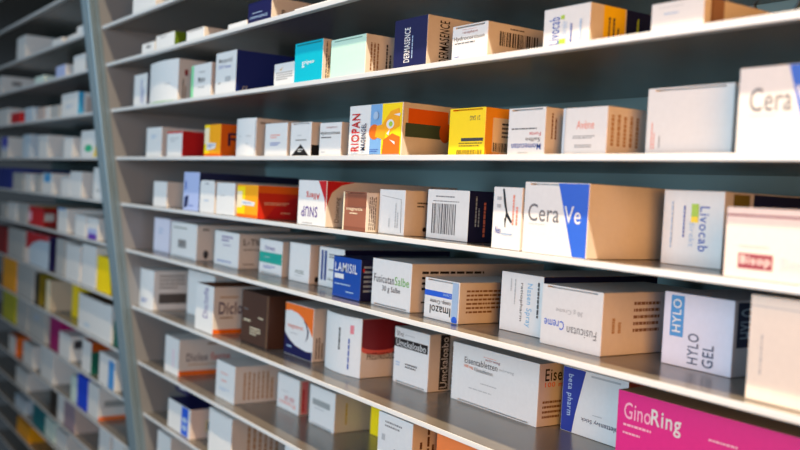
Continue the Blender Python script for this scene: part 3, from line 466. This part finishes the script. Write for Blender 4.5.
    ('r', 6, 0.0007, 0.0645, 0.0468, 0.0625, 0.15, 0.0572, 'w', 'w', 'w', None, 0, 'white carton with a dark barcode on its broad side, nearest the upright', [('lines', 0.25, 0.12, 0.75, 0.25, 2, 'blue', 0)], [('rect', 0.15, 0.16, 0.95, 0.42, 'dk2'), ('lines', 0.15, 0.5, 0.9, 0.9, 4, 'g', 0)], 0, 0.004),
    ('r', 6, 0.1002, 0.1052, 0.0893, 0.069, 0.1, 0.0063, 'w', 'w', 'w', None, 0, 'plain pale carton set back behind the orange-edged one', [], [], 0, 0),
    ('r', 6, 0.2486, 0.0626, 0.0433, 0.0653, 0.14, 0.0429, 'w', 'w', 'br2', None, 0, 'white carton with bold dark side lettering and orange base edge', [('txt', 'Diclofe', 0.45, 0.3, 0.72, 0.95, 'purple', 90, 0)], [('txt', 'Diclo', 0.18, 0.42, 1.0, 0.68, 'purple2', 0, 1), ('lines', 0.22, 0.3, 1, 0.36, 1, 'br', 0), ('rect', 0, 0, 1.3, 0.1, 'orange'), ('lines', 0.2, 0.74, 0.9, 0.8, 1, 'tan2', 0)], 0, 0),
    ('r', 6, 0.358, 0.0793, 0.0639, 0.0674, 0.15, 0.0268, 'choc', 'choc', 'choc', None, 0, 'dark chocolate brown carton with faint pale print', [('rect', 0.96, 0, 0.985, 1, 'br'), ('lines', 0.1, 0.38, 0.4, 0.45, 1, 'cream', 0), ('lines', 0.35, 0.15, 0.75, 0.32, 3, 'cream', 0), ('lines', 0.65, 0.5, 0.85, 0.55, 1, 'cream', 0), ('lines', 0.08, 0.62, 0.3, 0.66, 1, 'g', 0)], [], 0, 0),
    ('r', 6, 0.4569, 0.0723, 0.0779, 0.0635, 0.15, 0.0192, 'w', 'w', 'w', None, 0, 'white carton with an orange corner and navy swoosh', [('poly', [(0, 1), (1, 1), (1, 0.45), (0.85, 0.62), (0.65, 0.76), (0.45, 0.84), (0.2, 0.87), (0, 0.84)], 'orange2'), ('poly', [(0, 0), (1, 0), (1, 0.17), (0.8, 0.15), (0.6, 0.17), (0.4, 0.2), (0.2, 0.28), (0.1, 0.34), (0, 0.42)], 'navy'), ('poly', [(0.62, 0.76), (0.78, 0.68), (0.86, 0.55), (0.84, 0.42), (0.74, 0.32), (0.8, 0.42), (0.81, 0.55), (0.75, 0.66)], 'navy'), ('txt', 'magnerot', 0.1, 0.5, 0.66, 0.6, 'salmon', 0, 0), ('lines', 0.2, 0.4, 0.6, 0.44, 1, 'lg', 0), ('lines', 0.1, 0.1, 0.3, 0.17, 1, 'lb', 0)], [('lines', 0.2, 0.05, 0.8, 0.45, 3, 'dk', 90)], 0, 0),
    ('r', 6, 0.553, 0.0776, 0.082, 0.0659, 0.15, 0.0494, 'w', 'w', 'w', None, 0, 'large white carton with a dark red panel over black side lettering', [('rect', 0.78, 0.72, 0.86, 0.87, 'pink2'), ('lines', 0.5, 0.4, 0.6, 0.85, 1, 'dk', 90), ('lines', 0.75, 0.1, 0.82, 0.9, 1, 'blue', 90)], [('rect', 0, 0.48, 1.3, 1, 'wine'), ('ell', 0.5, 0.5, 0.55, 0.12, 'salmon2'), ('ell', 0.5, 0.58, 0.55, 0.12, 'wine'), ('txt', 'PREDNISOLON', 0.15, 0.3, 1.0, 0.42, 'k', 0, 1)], 0, 0.006),
    ('r', 6, 0.6515, 0.0646, 0.112, 0.0604, 0.15, 0.035, 'w', 'w', 'w', 'b', 0, 'white carton with white-on-black lettering strips front and side', [('rect', 0, 0.65, 0.97, 0.81, 'k'), ('txt', 'Umckaloabo', 0.05, 0.67, 0.92, 0.79, 'w', 0, 0), ('txt', '50 ml', 0.06, 0.85, 0.26, 0.94, 'dk', 0, 0), ('lines', 0.32, 0.87, 0.7, 0.9, 1, 'lg', 0), ('lines', 0.06, 0.28, 0.2, 0.38, 2, 'lb', 0), ('lines', 0.35, 0.28, 0.7, 0.38, 2, 'dk', 0)], [('rect', 0.4, 0.02, 0.75, 1.0, 'k'), ('txt', 'Umckaloabo', 0.44, 0.05, 0.7, 0.95, 'w', 90, 0), ('lines', 0.85, 0.1, 1.0, 0.9, 1, 'br', 90)], 0, 0),
    ('r', 6, 0.7441, 0.1286, 0.1216, 0.0581, 0.15, 0.0353, 'w', 'w', 'w', 'b', 0, 'broad white carton with grey and orange heading, lowest full shelf', [('lines', 0.38, 0.86, 0.6, 0.88, 1, 'salmon', 0), ('txt', 'wörwag', 0.4, 0.8, 0.58, 0.86, 'maroon', 0, 0), ('txt', 'Eisentabletten', 0.15, 0.69, 0.55, 0.8, 'dk', 0, 0), ('txt', 'wörwag', 0.57, 0.7, 0.74, 0.76, 'lg', 0, 0), ('txt', '100 mg', 0.15, 0.6, 0.26, 0.67, 'orange2', 0, 0), ('txt', 'Filmtabletten', 0.28, 0.59, 0.5, 0.66, 'g', 0, 0), ('lines', 0.36, 0.38, 0.58, 0.42, 1, 'lg', 0), ('lines', 0.22, 0.25, 0.6, 0.29, 1, 'lg', 0)], [('txt', 'Eisentabl', 0.2, 0.72, 1.6, 0.92, 'k', 0, 1), ('txt', '100 mg', 0.2, 0.6, 1.0, 0.7, 'orange2', 0, 1), ('lines', 0.15, 0.08, 0.8, 0.4, 4, 'br', 0)], 0, 0),
    ('r', 6, 0.8852, 0.0774, 0.1395, 0.0583, 0.12, 0.0289, 'w', 'amber2', 'w', None, 0, 'white carton with a navy curved edge and upside-down print', [('poly', [(0, 0), (0.18, 0), (0.22, 0.3), (0.36, 1), (0, 1)], 'blue5'), ('txt', 'beta pharm', 0.06, 0.25, 0.17, 0.9, 'lb', 270, 1), ('txt', 'Ivy Stick', 0.32, 0.22, 0.62, 0.3, 'navy', 180, 0), ('txt', 'Tabletten', 0.64, 0.2, 0.98, 0.28, 'navy', 180, 0), ('lines', 0.5, 0.34, 0.7, 0.37, 1, 'lg', 0), ('rect', 0.45, 0.93, 0.9, 0.96, 'lg')], [], 0, 0),
    ('r', 6, 0.9996, 0.1886, 0.086, 0.0642, 0.15, 0.0592, 'magenta', 'magenta', 'tan2', None, 0, 'magenta pink carton with white lettering in the lower corner', [('txt', 'Gino', 0.03, 0.68, 0.17, 0.88, 'pink', 0, 0), ('txt', 'Ring', 0.172, 0.63, 0.32, 0.88, 'w', 0, 1), ('lines', 0.03, 0.56, 0.2, 0.62, 1, 'pink', 0), ('lines', 0.03, 0.47, 0.16, 0.52, 1, 'pink', 0), ('lines', 0.45, 0.68, 0.6, 0.73, 1, 'pink', 0)], [], 0, 0),  # tan top: warm light on a white top, put into its colour
    ('r', 7, 0.0827, 0.0583, 0.0636, 0.0564, 0.15, 0.0764, 'w', 'w', 'w', None, 0, 'white carton with dark and red side heading over an orange base strip', [('lines', 0.6, 0.2, 0.75, 0.8, 1, 'pink', 90)], [('txt', 'Diclox', 0.16, 0.4, 0.62, 0.62, 'slate', 0, 1), ('txt', 'forte', 0.68, 0.4, 1.1, 0.62, 'salmon2', 0, 1), ('rect', 0, 0, 1.3, 0.14, 'orange2'), ('lines', 0.2, 0.26, 1, 0.32, 1, 'tan2', 0), ('lines', 0.6, 0.8, 1.1, 0.9, 1, 'br', 0)], 0, 0),
    ('r', 7, 0.0078, 0.0743, 0.1998, 0.052, 0.06, 0.0054, 'lb2', 'lb2', 'lb2', None, 0, 'pale blue carton showing only its top, set back behind another', [], [], 0, 0),
    ('r', 7, 0.2754, 0.0628, 0.0677, 0.0514, 0.13, 0.0642, 'w', 'w', 'w', None, 0, 'white carton with soft pink print, catching warm light on its side', [('lines', 0.25, 0.65, 0.7, 0.72, 1, 'salmon', 0), ('lines', 0.3, 0.45, 0.75, 0.52, 1, 'salmon', 0), ('lines', 0.2, 0.2, 0.75, 0.3, 2, 'lb', 0)], [('lines', 0.2, 0.1, 0.95, 0.85, 7, 'tan2', 90)], 0, 0),
    ('r', 7, 0.3628, 0.0621, 0.1203, 0.0458, 0.15, 0.0149, 'w', 'w', 'w', None, 0, 'white carton with red and pink upside-down heading', [('txt', 'ASS 100', 0.35, 0.28, 0.8, 0.42, 'red', 180, 1), ('txt', 'Protect', 0.1, 0.12, 0.85, 0.25, 'salmon', 180, 1), ('lines', 0.2, 0.5, 0.6, 0.55, 1, 'lg', 0)], [('rect', 0.2, 0.02, 0.85, 0.98, 'pink2'), ('lines', 0.3, 0.1, 0.7, 0.9, 1, 'red', 90)], 0, 0),
    ('r', 7, 0.4569, 0.0635, 0.1184, 0.0489, 0.15, 0.0532, 'w', 'w', 'w', 'b', 0, 'white carton with a grey band and yellowish tan side', [('rect', 0.12, 0.52, 0.82, 0.68, 'g3'), ('lines', 0.2, 0.4, 0.7, 0.46, 1, 'lg', 0)], [('lines', 0.28, 0.2, 0.38, 0.85, 1, 'yellow2', 90)], 0, 0),
    ('r', 7, 0.5362, 0.0348, 0.161, 0.0345, 0.1, 0.004, 'yellow', 'yellow', 'yellow', None, 0, 'yellow carton half hidden behind a white one at the frame foot', [], [], 0, 0),
    ('r', 7, 0.717, 0.0599, 0.0528, 0.0788, 0.15, 0.0287, 'w', 'w', 'w', None, 0, 'white carton with small upright print beside the yellow one, frame foot', [('lines', 0.2, 0.82, 0.7, 0.92, 2, 'g', 0), ('lines', 0.5, 0.2, 0.85, 0.6, 3, 'g', 0), ('rect', 0.12, 0.66, 0.22, 0.74, 'lg'), ('ell', 0.9, 0.3, 0.05, 0.05, 'blue2')], [('lines', 0.3, 0.02, 0.5, 0.95, 1, 'br3', 90), ('lines', 0.6, 0.02, 1.0, 0.95, 2, 'br3', 90)], 0, 0),
    ('r', 7, 0.7929, 0.0676, 0.0698, 0.0736, 0.15, 0.0235, 'orange3', 'orange3', 'orange3', None, 0, 'orange carton just showing at the frame foot', [], [], 0, 0),
    ('r', 8, 0.0474, 0.0546, 0.0978, 0.0154, 0.06, 0.004, 'navy', 'navy', 'navy', None, 0, 'small navy carton lying on top of the blue striped white one', [('lines', 0.3, 0.2, 0.8, 0.5, 1, 'w', 0)], [], 0.0453, 0),
    ('r', 8, 0.0925, 0.0924, 0.0691, 0.0447, 0.11, 0.0287, 'w', 'pinkw', 'navy', None, 0, 'white carton with an upright bright blue stripe', [('rect', 0.62, 0.02, 0.92, 0.98, 'blue2'), ('ell', 0.77, 0.55, 0.1, 0.1, 'lb'), ('ell', 0.77, 0.28, 0.1, 0.1, 'lb')], [('rect', 0.8, 0.2, 1.4, 0.62, 'cream'), ('rect', 0.95, 0.28, 1.4, 0.54, 'br3')], 0, 0),
    ('r', 8, 0.26, 0.0778, 0.0668, 0.0667, 0.14, 0.0792, 'w', 'w', 'w', 't', 0, 'plain white carton with tan ribbed side, second lowest shelf', [], [('lines', 0.3, 0.05, 0.95, 0.9, 6, 'tan2', 90)], 0, 0),
    ('r', 8, 0.4634, 0.0424, 0.0828, 0.0699, 0.15, 0.0139, 'w', 'w', 'w', None, 0, 'white carton corner just peeking over the frame foot', [], [], 0, 0),
    ('r', 9, 0.0217, 0.0598, 0.08, 0.0635, 0.15, 0.0595, 'w', 'w', 'w', None, 0, 'pale carton at the frame foot next to the upright', [], [], 0, 0),
    ('l', -1, -0.5637, 0.0629, -0.0375, 0.0011, 0.15, 0.05, 'w', 'w', 'w', None, 0, 'pale carton, first from the upright, far bay, four shelves above level', [], [], 0, 0),
    ('l', 0, -0.6352, 0.0795, -0.0266, 0.0478, 0.15, 0.0527, 'w', 'w', 'w', None, 0, 'white carton with broad grey side, fourth from the upright, far bay, three shelves above level', [], [], 0, 0),
    ('l', 0, -0.3355, 0.0718, -0.0266, 0.0119, 0.15, 0.05, 'w', 'w', 'w', None, 0, 'low white carton, third from the upright, far bay, three shelves above level', [], [], 0, 0),
    ('l', 0, -0.2227, 0.055, -0.0266, 0.0084, 0.15, 0.05, 'w', 'w', 'w', None, 0, 'very low white carton, second from the upright, far bay, three shelves above level', [], [], 0, 0),
    ('l', 0, -0.1652, 0.043, -0.0266, 0.0177, 0.15, 0.05, 'w', 'w', 'w', None, 0, 'small white carton, first from the upright, far bay, three shelves above level', [], [], 0, 0),
    ('l', 1, -0.8914, 0.0686, -0.0179, 0.0417, 0.15, 0.0704, 'w', 'w', 'w', None, 0, 'white carton with a dark mark, fourth from the upright, far bay, two shelves above level', [], [('rect', 0.3, 0.5, 0.6, 0.75, 'g')], 0, 0),
    ('l', 1, -0.4988, 0.0744, -0.0179, 0.0142, 0.15, 0.05, 'mint2w', 'mint2w', 'mint2w', None, 0, 'low greenish white carton, third from the upright, far bay, two shelves above level', [], [], 0, 0),
    ('l', 1, -0.333, 0.0676, -0.0179, 0.0224, 0.15, 0.05, 'lilac', 'w', 'w', None, 0, 'lilac blue carton, second from the upright, far bay, two shelves above level', [], [], 0, 0),
    ('l', 1, -0.2124, 0.0724, -0.0179, 0.0307, 0.15, 0.05, 'w', 'w', 'w', None, 0, 'white carton close to the steel, first from the upright, far bay, two shelves above level', [], [], 0, 0),
    ('l', 2, -1.0077, 0.2099, -0.0072, 0.0386, 0.15, 0.05, 'w', 'w', 'w', None, 0, 'dim grey carton, seventh from the upright, far bay, one shelf above level', [], [], 0, 0),
    ('l', 2, -0.7645, 0.0913, -0.0072, 0.0242, 0.15, 0.05, 'red', 'red', 'red', None, 0, 'deep red carton, sixth from the upright, far bay, one shelf above level', [], [], 0, 0),
    ('l', 2, -0.6257, 0.073, -0.0072, 0.0296, 0.15, 0.05, 'lb2', 'lb2', 'lb2', None, 0, 'pale blue white carton, fifth from the upright, far bay, one shelf above level', [], [], 0, 0),
    ('l', 2, -0.5175, 0.0627, -0.0072, 0.0251, 0.15, 0.05, 'pinkg', 'pinkg', 'pinkg', None, 0, 'pinkish grey carton, fourth from the upright, far bay, one shelf above level', [], [], 0, 0),
    ('l', 2, -0.4467, 0.0318, -0.0072, 0.0242, 0.15, 0.05, 'w', 'w', 'w', None, 0, 'thin white carton, third from the upright, far bay, one shelf above level', [], [], 0, 0),
    ('l', 2, -0.407, 0.0643, -0.0072, 0.0237, 0.15, 0.05, 'g4', 'g4', 'g4', None, 0, 'grey white carton, second from the upright, far bay, one shelf above level', [], [], 0, 0),
    ('l', 2, -0.3259, 0.1128, -0.0072, 0.0416, 0.15, 0.0246, 'w', 'sky2', 'w', None, 0, 'bright white carton, sky blue side, first from the upright, far bay, one shelf above level', [('lines', 0.25, 0.3, 0.75, 0.5, 3, 'lb', 0)], [('rect', 0.4, 0, 1.2, 1, 'w'), ('rect', 0.6, 0.1, 1, 0.8, 'pinkg')], 0, 0),
    ('l', 3, -0.9206, 0.0849, 0.004, 0.0486, 0.15, 0.05, 'w', 'w', 'w', None, 0, 'white carton with violet blue top, fifth from the upright, far bay, the level shelf', [('rect', 0.1, 0.55, 0.9, 1, 'violet'), ('rect', 0.1, 0.35, 0.9, 0.55, 'lilac')], [], 0, 0),
    ('l', 3, -0.6858, 0.0665, 0.004, 0.0497, 0.15, 0.05, 'lb2', 'lb2', 'lb2', None, 0, 'pale blue carton, fourth from the upright, far bay, the level shelf', [], [], 0, 0),
    ('l', 3, -0.5428, 0.0755, 0.004, 0.0454, 0.15, 0.05, 'w', 'w', 'w', None, 0, 'plain white carton, third from the upright, far bay, the level shelf', [], [], 0, 0),
    ('l', 3, -0.3401, 0.0598, 0.004, 0.0368, 0.15, 0.05, 'w', 'w', 'w', None, 0, 'narrow white carton, second from the upright, far bay, the level shelf', [], [], 0, 0),
    ('l', 3, -0.2244, 0.0928, 0.004, 0.0469, 0.15, 0.0137, 'w', 'w', 'w', None, 0, 'white green-dotted carton with yellow edge, first from the upright, far bay, the level shelf', [('ell', 0.52, 0.33, 0.26, 0.14, 'green2'), ('poly', [(0.85, 0), (1, 0), (1, 0.5)], 'yellow')], [('rect', 0, 0, 0.5, 0.5, 'yellow')], 0, 0),
    ('l', 4, -1.0496, 0.2002, 0.015, 0.0494, 0.15, 0.05, 'royal', 'royal', 'royal', None, 0, 'navy blue carton, eighth from the upright, far bay, one shelf below level', [], [], 0, 0),
    ('l', 4, -0.8267, 0.1035, 0.015, 0.0392, 0.15, 0.05, 'g4', 'g4', 'g4', None, 0, 'grey white carton, seventh from the upright, far bay, one shelf below level', [], [], 0, 0),
    ('l', 4, -0.7034, 0.0574, 0.015, 0.038, 0.15, 0.05, 'w', 'w', 'w', None, 0, 'thin pale carton, sixth from the upright, far bay, one shelf below level', [], [], 0, 0),
    ('l', 4, -0.6091, 0.0489, 0.015, 0.037, 0.15, 0.05, 'g4', 'g4', 'g4', None, 0, 'thin grey carton, fifth from the upright, far bay, one shelf below level', [], [], 0, 0),
    ('l', 4, -0.5475, 0.0871, 0.015, 0.0414, 0.15, 0.05, 'w', 'w', 'w', None, 0, 'white carton with a blue square, fourth from the upright, far bay, one shelf below level', [('rect', 0.2, 0.55, 0.8, 0.98, 'sky2'), ('rect', 0.35, 0.62, 0.68, 0.85, 'blue4')], [], 0, 0),
    ('l', 4, -0.3939, 0.0622, 0.015, 0.0345, 0.15, 0.05, 'w', 'w', 'w', None, 0, 'small white carton, third from the upright, far bay, one shelf below level', [], [], 0, 0),
    ('l', 4, -0.329, 0.0786, 0.015, 0.0469, 0.15, 0.05, 'w', 'w', 'w', None, 0, 'tall white carton, second from the upright, far bay, one shelf below level', [], [], 0, 0),
    ('l', 4, -0.1749, 0.0622, 0.015, 0.0553, 0.15, 0.05, 'w', 'w', 'w', None, 0, 'white carton against the steel, first from the upright, far bay, one shelf below level', [('lines', 0.3, 0.2, 0.7, 0.3, 1, 'g', 0)], [], 0, 0),
    ('l', 5, -1.0181, 0.0716, 0.0261, 0.0371, 0.15, 0.05, 'g4', 'g4', 'g4', None, 0, 'grey white carton, seventh from the upright, far bay, two shelves below level', [], [], 0, 0),
    ('l', 5, -0.9238, 0.0886, 0.0261, 0.0414, 0.15, 0.05, 'w', 'w', 'w', None, 0, 'pale grey carton, sixth from the upright, far bay, two shelves below level', [], [], 0, 0),
    ('l', 5, -0.8141, 0.0916, 0.0261, 0.0436, 0.15, 0.05, 'g4', 'g4', 'g4', None, 0, 'dim white carton, fifth from the upright, far bay, two shelves below level', [], [], 0, 0),
    ('l', 5, -0.7027, 0.1286, 0.0261, 0.041, 0.15, 0.0247, 'red', 'red3', 'yellow2', None, 0, 'red carton with yellow top, fourth from the upright, far bay, two shelves below level', [('rect', 0, 0.2, 0.2, 0.7, 'pink')], [('rect', 0.1, 0.3, 0.9, 0.7, 'g4')], 0, 0),
    ('l', 5, -0.4545, 0.0724, 0.0261, 0.0473, 0.15, 0.05, 'w', 'w', 'w', None, 0, 'white carton with blue cap line, third from the upright, far bay, two shelves below level', [('rect', 0, 0.93, 0.8, 1, 'blue4')], [], 0, 0),
    ('l', 5, -0.324, 0.071, 0.0261, 0.0402, 0.15, 0.05, 'w', 'w', 'w', None, 0, 'white carton, second from the upright, far bay, two shelves below level', [], [], 0, 0),
    ('l', 5, -0.2431, 0.0689, 0.0261, 0.0388, 0.15, 0.05, 'w', 'w', 'w', None, 0, 'white carton with a purple foot, first from the upright, far bay, two shelves below level', [('rect', 0.1, 0.0, 0.9, 0.25, 'purple3'), ('rect', 0.1, 0.25, 0.9, 0.5, 'lilac')], [], 0, 0),
    ('l', 6, -1.1528, 0.1506, 0.04, 0.0649, 0.15, 0.05, 'red3', 'red3', 'red3', None, 0, 'red carton, seventh from the upright, far bay, three shelves below level', [], [], 0, 0),
    ('l', 6, -0.979, 0.1758, 0.04, 0.0701, 0.15, 0.05, 'g4', 'g4', 'g4', None, 0, 'grey white carton, sixth from the upright, far bay, three shelves below level', [], [], 0, 0),
    ('l', 6, -0.7827, 0.2143, 0.04, 0.0723, 0.15, 0.0124, 'lb2', 'navy', 'red', None, 0, 'pale blue carton, arched red top, fifth from the upright, far bay, three shelves below level', [('poly', [(0, 1), (1, 1), (1, 0.86), (0.6, 0.82), (0.3, 0.68), (0.1, 0.45), (0, 0.4)], 'red'), ('poly', [(0, 0.0), (0.2, 0), (0.15, 0.5), (0, 0.45)], 'pinkw')], [], 0, 0),
    ('l', 6, -0.5101, 0.0634, 0.04, 0.0746, 0.15, 0.05, 'g4', 'g4', 'g4', None, 0, 'grey white carton beside navy side, fourth from the upright, far bay, three shelves below level', [], [], 0, 0),
    ('l', 6, -0.4311, 0.0982, 0.04, 0.0712, 0.15, 0.05, 'w', 'w', 'w', 't', 0, 'tall white carton with a slot, third from the upright, far bay, three shelves below level', [], [], 0, 0),
    ('l', 6, -0.3159, 0.0887, 0.04, 0.0775, 0.15, 0.05, 'w', 'w', 'w', None, 0, 'tall white carton without markings, second from the upright, far bay, three shelves below level', [], [], 0, 0),
    ('l', 6, -0.2167, 0.0809, 0.04, 0.0636, 0.15, 0.05, 'yellow', 'yellow', 'yellow', None, 0, 'bright yellow carton, first from the upright, far bay, three shelves below level', [], [], 0, 0),
    ('l', 7, -1.0932, 0.154, 0.0538, 0.0791, 0.15, 0.05, 'amber', 'amber', 'amber', None, 0, 'amber yellow carton, seventh from the upright, far bay, four shelves below level', [], [], 0, 0),
    ('l', 7, -0.9278, 0.1675, 0.0538, 0.0791, 0.15, 0.05, 'g4', 'g4', 'g4', None, 0, 'dim grey carton, sixth from the upright, far bay, four shelves below level', [], [], 0, 0),
    ('l', 7, -0.74, 0.0381, 0.0538, 0.0711, 0.15, 0.05, 'k2', 'olive2', 'olive2', None, 0, 'thin black carton, fifth from the upright, far bay, four shelves below level', [], [], 0, 0),
    ('l', 7, -0.6371, 0.0352, 0.0538, 0.0661, 0.15, 0.0468, 'cream', 'cream3', 'cream3', None, 0, 'cream carton with long tan side, fourth from the upright, far bay, four shelves below level', [], [], 0, 0),
    ('l', 7, -0.5308, 0.0464, 0.0818, 0.0681, 0.15, 0.05, 'yellow', 'yellow', 'yellow', None, 0, 'slim yellow carton, third from the upright, far bay, four shelves below level', [], [], 0, 0),
    ('l', 7, -0.3768, 0.2109, 0.0538, 0.0685, 0.15, 0.05, 'w', 'w', 'choc', 't', 0, 'broad pale carton with dark slot, second from the upright, far bay, four shelves below level', [('rect', 0.2, 0.12, 0.36, 0.24, 'lb2')], [], 0, 0),
    ('l', 7, -0.1496, 0.0257, 0.0538, 0.0459, 0.15, 0.05, 'dkgreen2', 'dkgreen2', 'dkgreen2', None, 0, 'tiny green carton, first from the upright, far bay, four shelves below level', [], [], 0, 0),
    ('l', 8, -1.1438, 0.1457, 0.0668, 0.0813, 0.15, 0.05, 'lime2', 'lime2', 'lime2', None, 0, 'yellow green carton, seventh from the upright, far bay, five shelves below level', [], [], 0, 0),
    ('l', 8, -0.9746, 0.1093, 0.0668, 0.0776, 0.15, 0.05, 'g4', 'g4', 'g4', None, 0, 'grey carton, sixth from the upright, far bay, five shelves below level', [], [], 0, 0),
    ('l', 8, -0.8443, 0.1561, 0.0668, 0.0793, 0.15, 0.05, 'g4', 'g4', 'g4', None, 0, 'pale grey carton with bluish print, fifth from the upright, far bay, five shelves below level', [('lines', 0.3, 0.5, 0.7, 0.7, 2, 'lb', 0)], [], 0, 0),
    ('l', 8, -0.6426, 0.0856, 0.0668, 0.0775, 0.15, 0.05, 'magenta2', 'magenta2', 'magenta2', None, 0, 'magenta carton, fourth from the upright, far bay, five shelves below level', [], [], 0, 0),
    ('l', 8, -0.5551, 0.0879, 0.0648, 0.051, 0.15, 0.0244, 'w', 'w', 'w', None, 0, 'white carton, dark square on side, third from the upright, far bay, five shelves below level', [], [('rect', 0.3, 0.5, 1, 0.85, 'dk')], 0, 0),
    ('l', 8, -0.3861, 0.0625, 0.0668, 0.0619, 0.15, 0.0528, 'w', 'dkgreen2', 'rust', None, 0, 'white carton, rust green side, second from the upright, far bay, five shelves below level', [], [('rect', 0, 0.72, 1.5, 1, 'rust')], 0, 0),
    ('l', 8, -0.2633, 0.0979, 0.0648, 0.0572, 0.08, 0.05, 'w', 'w', 'w', None, 0, 'white carton with blue strip, first from the upright, far bay, five shelves below level', [('rect', 0.6, 0.0, 0.95, 0.9, 'blue4')], [], 0, 0),
    ('l', 9, -1.1156, 0.0842, 0.08, 0.0463, 0.15, 0.0246, 'w', 'orange2', 'orange2', None, 0, 'white carton with orange side, sixth from the upright, far bay, six shelves below level', [], [], 0, 0),
    ('l', 9, -0.9521, 0.1065, 0.08, 0.054, 0.15, 0.05, 'w', 'w', 'w', None, 0, 'white carton, fifth from the upright, far bay, six shelves below level', [], [], 0, 0),
    ('l', 9, -0.7673, 0.111, 0.08, 0.0743, 0.15, 0.05, 'w', 'w', 'w', None, 0, 'pale carton, fourth from the upright, far bay, six shelves below level', [], [], 0, 0),
    ('l', 9, -0.5042, 0.0423, 0.08, 0.0536, 0.15, 0.05, 'mint2w', 'mint2w', 'mint2w', None, 0, 'small mint white carton, third from the upright, far bay, six shelves below level', [], [], 0, 0),
    ('l', 9, -0.4587, 0.073, 0.08, 0.0644, 0.15, 0.05, 'cobalt', 'cobalt', 'cobalt', None, 0, 'vivid blue carton, second from the upright, far bay, six shelves below level', [], [], 0, 0),
    ('l', 9, -0.3784, 0.0714, 0.08, 0.0643, 0.15, 0.052, 'w', 'w', 'w', None, 0, 'white carton with orange-edged side, first from the upright, far bay, six shelves below level', [], [('rect', 0, 0, 1.5, 0.12, 'orange2'), ('rect', 0.2, 0.4, 1, 0.6, 'g3')], 0, 0),
    ('l', 10, -1.0723, 0.1254, 0.0914, 0.0442, 0.15, 0.05, 'w', 'w', 'w', None, 0, 'white carton, sixth from the upright, far bay, seven shelves below level', [], [], 0, 0),
    ('l', 10, -0.7167, 0.0628, 0.0914, 0.0571, 0.15, 0.05, 'k3', 'k3', 'k3', None, 0, 'dark brown carton, fifth from the upright, far bay, seven shelves below level', [], [], 0, 0),
    ('l', 10, -0.6494, 0.0471, 0.0914, 0.059, 0.15, 0.05, 'w', 'w', 'w', None, 0, 'pale thin carton, fourth from the upright, far bay, seven shelves below level', [], [], 0, 0),
    ('l', 10, -0.5936, 0.0886, 0.0914, 0.0583, 0.15, 0.05, 'mauve', 'pinkg', 'pinkg', None, 0, 'mauve grey carton, third from the upright, far bay, seven shelves below level', [], [], 0, 0),
    ('l', 10, -0.3317, 0.068, 0.0914, 0.0636, 0.15, 0.05, 'w', 'w', 'w', None, 0, 'pale carton, second from the upright, far bay, seven shelves below level', [], [], 0, 0),
    ('l', 10, -0.2449, 0.0628, 0.0914, 0.0668, 0.15, 0.05, 'w', 'w', 'w', None, 0, 'white carton near the frame foot, first from the upright, far bay, seven shelves below level', [], [], 0, 0),
    ('l', 11, -1.1238, 0.1173, 0.1026, 0.0334, 0.15, 0.05, 'lb2', 'lb2', 'lb2', None, 0, 'pale carton, fourth from the upright, far bay, eight shelves below level', [], [], 0, 0),
    ('l', 11, -0.9201, 0.1022, 0.1026, 0.0499, 0.15, 0.05, 'tealdk', 'tealdk', 'tealdk', None, 0, 'dark teal carton, third from the upright, far bay, eight shelves below level', [], [], 0, 0),
    ('l', 11, -0.7977, 0.0846, 0.1026, 0.0456, 0.15, 0.05, 'mint2w', 'mint2w', 'mint2w', None, 0, 'pale mint carton, second from the upright, far bay, eight shelves below level', [], [], 0, 0),
    ('l', 11, -0.6946, 0.0867, 0.1026, 0.0436, 0.15, 0.05, 'w', 'w', 'w', None, 0, 'pale grey carton, first from the upright, far bay, eight shelves below level', [], [], 0, 0),
    ('l', 12, -1.1402, 0.1398, 0.1137, 0.0401, 0.15, 0.05, 'amber', 'amber', 'amber', None, 0, 'amber carton, first from the upright, far bay, nine shelves below level', [], [], 0, 0),
]
ROW_GROUP = {'r': 'medicine cartons in the near bay', 'l': 'blurred medicine cartons in the far bay'}
for bay, j, x0, w, y, h, length, seen, fc, sc, tc, slit, rnd_top, label, front, side, up, bow in CARTONS:
    z = SHELVES[j][1] + BASE + 0.00025 + up
    box = link('medicine_carton', carton_mesh(w, h, length, fc, sc, tc, slit, rnd_top, bow))
    box.location = (x0 + w / 2, y, z)
    tag(box, label, 'medicine box', ROW_GROUP[bay])
    prints(box, front, lambda u, v, d: ((u - 0.5) * w * 0.985, -d - bow * (1 - ((2 * u - 1) * 0.985) ** 2), h * (0.008 + v * 0.984)), 1.0)
    prints(box, side, lambda u, v, d: (w / 2 + d, 0.0006 + u * seen, h * (0.008 + v * 0.984)), (length - 0.001) / seen)

# ------------------------------------------------------------------ pale ring on the back panel
bm = bmesh.new()
rings = []
for i in range(40):
    a = i * math.tau / 40
    rings.append([bm.verts.new(((0.024 + 0.0013 * math.cos(b)) * math.cos(a), 0.0013 * math.sin(b), (0.024 + 0.0013 * math.cos(b)) * math.sin(a))) for b in (k * math.tau / 8 for k in range(8))])
for i in range(40):
    for k in range(8):
        bm.faces.new((rings[i][k], rings[(i + 1) % 40][k], rings[(i + 1) % 40][(k + 1) % 8], rings[i][(k + 1) % 8]))
bmesh.ops.recalc_face_normals(bm, faces=bm.faces)
me = bpy.data.meshes.new('panel_ring')
bm.to_mesh(me)
bm.free()
me.materials.append(M_POST)
ring = link('panel_ring', me)
ring.location = (1.0096, 0.2375, 0.1537)
ring.location.z += BASE
ring.rotation_euler = (LEAN, 0, 0)
tag(ring, 'thin pale ring on the dark back panel in the upper corner', 'ring')
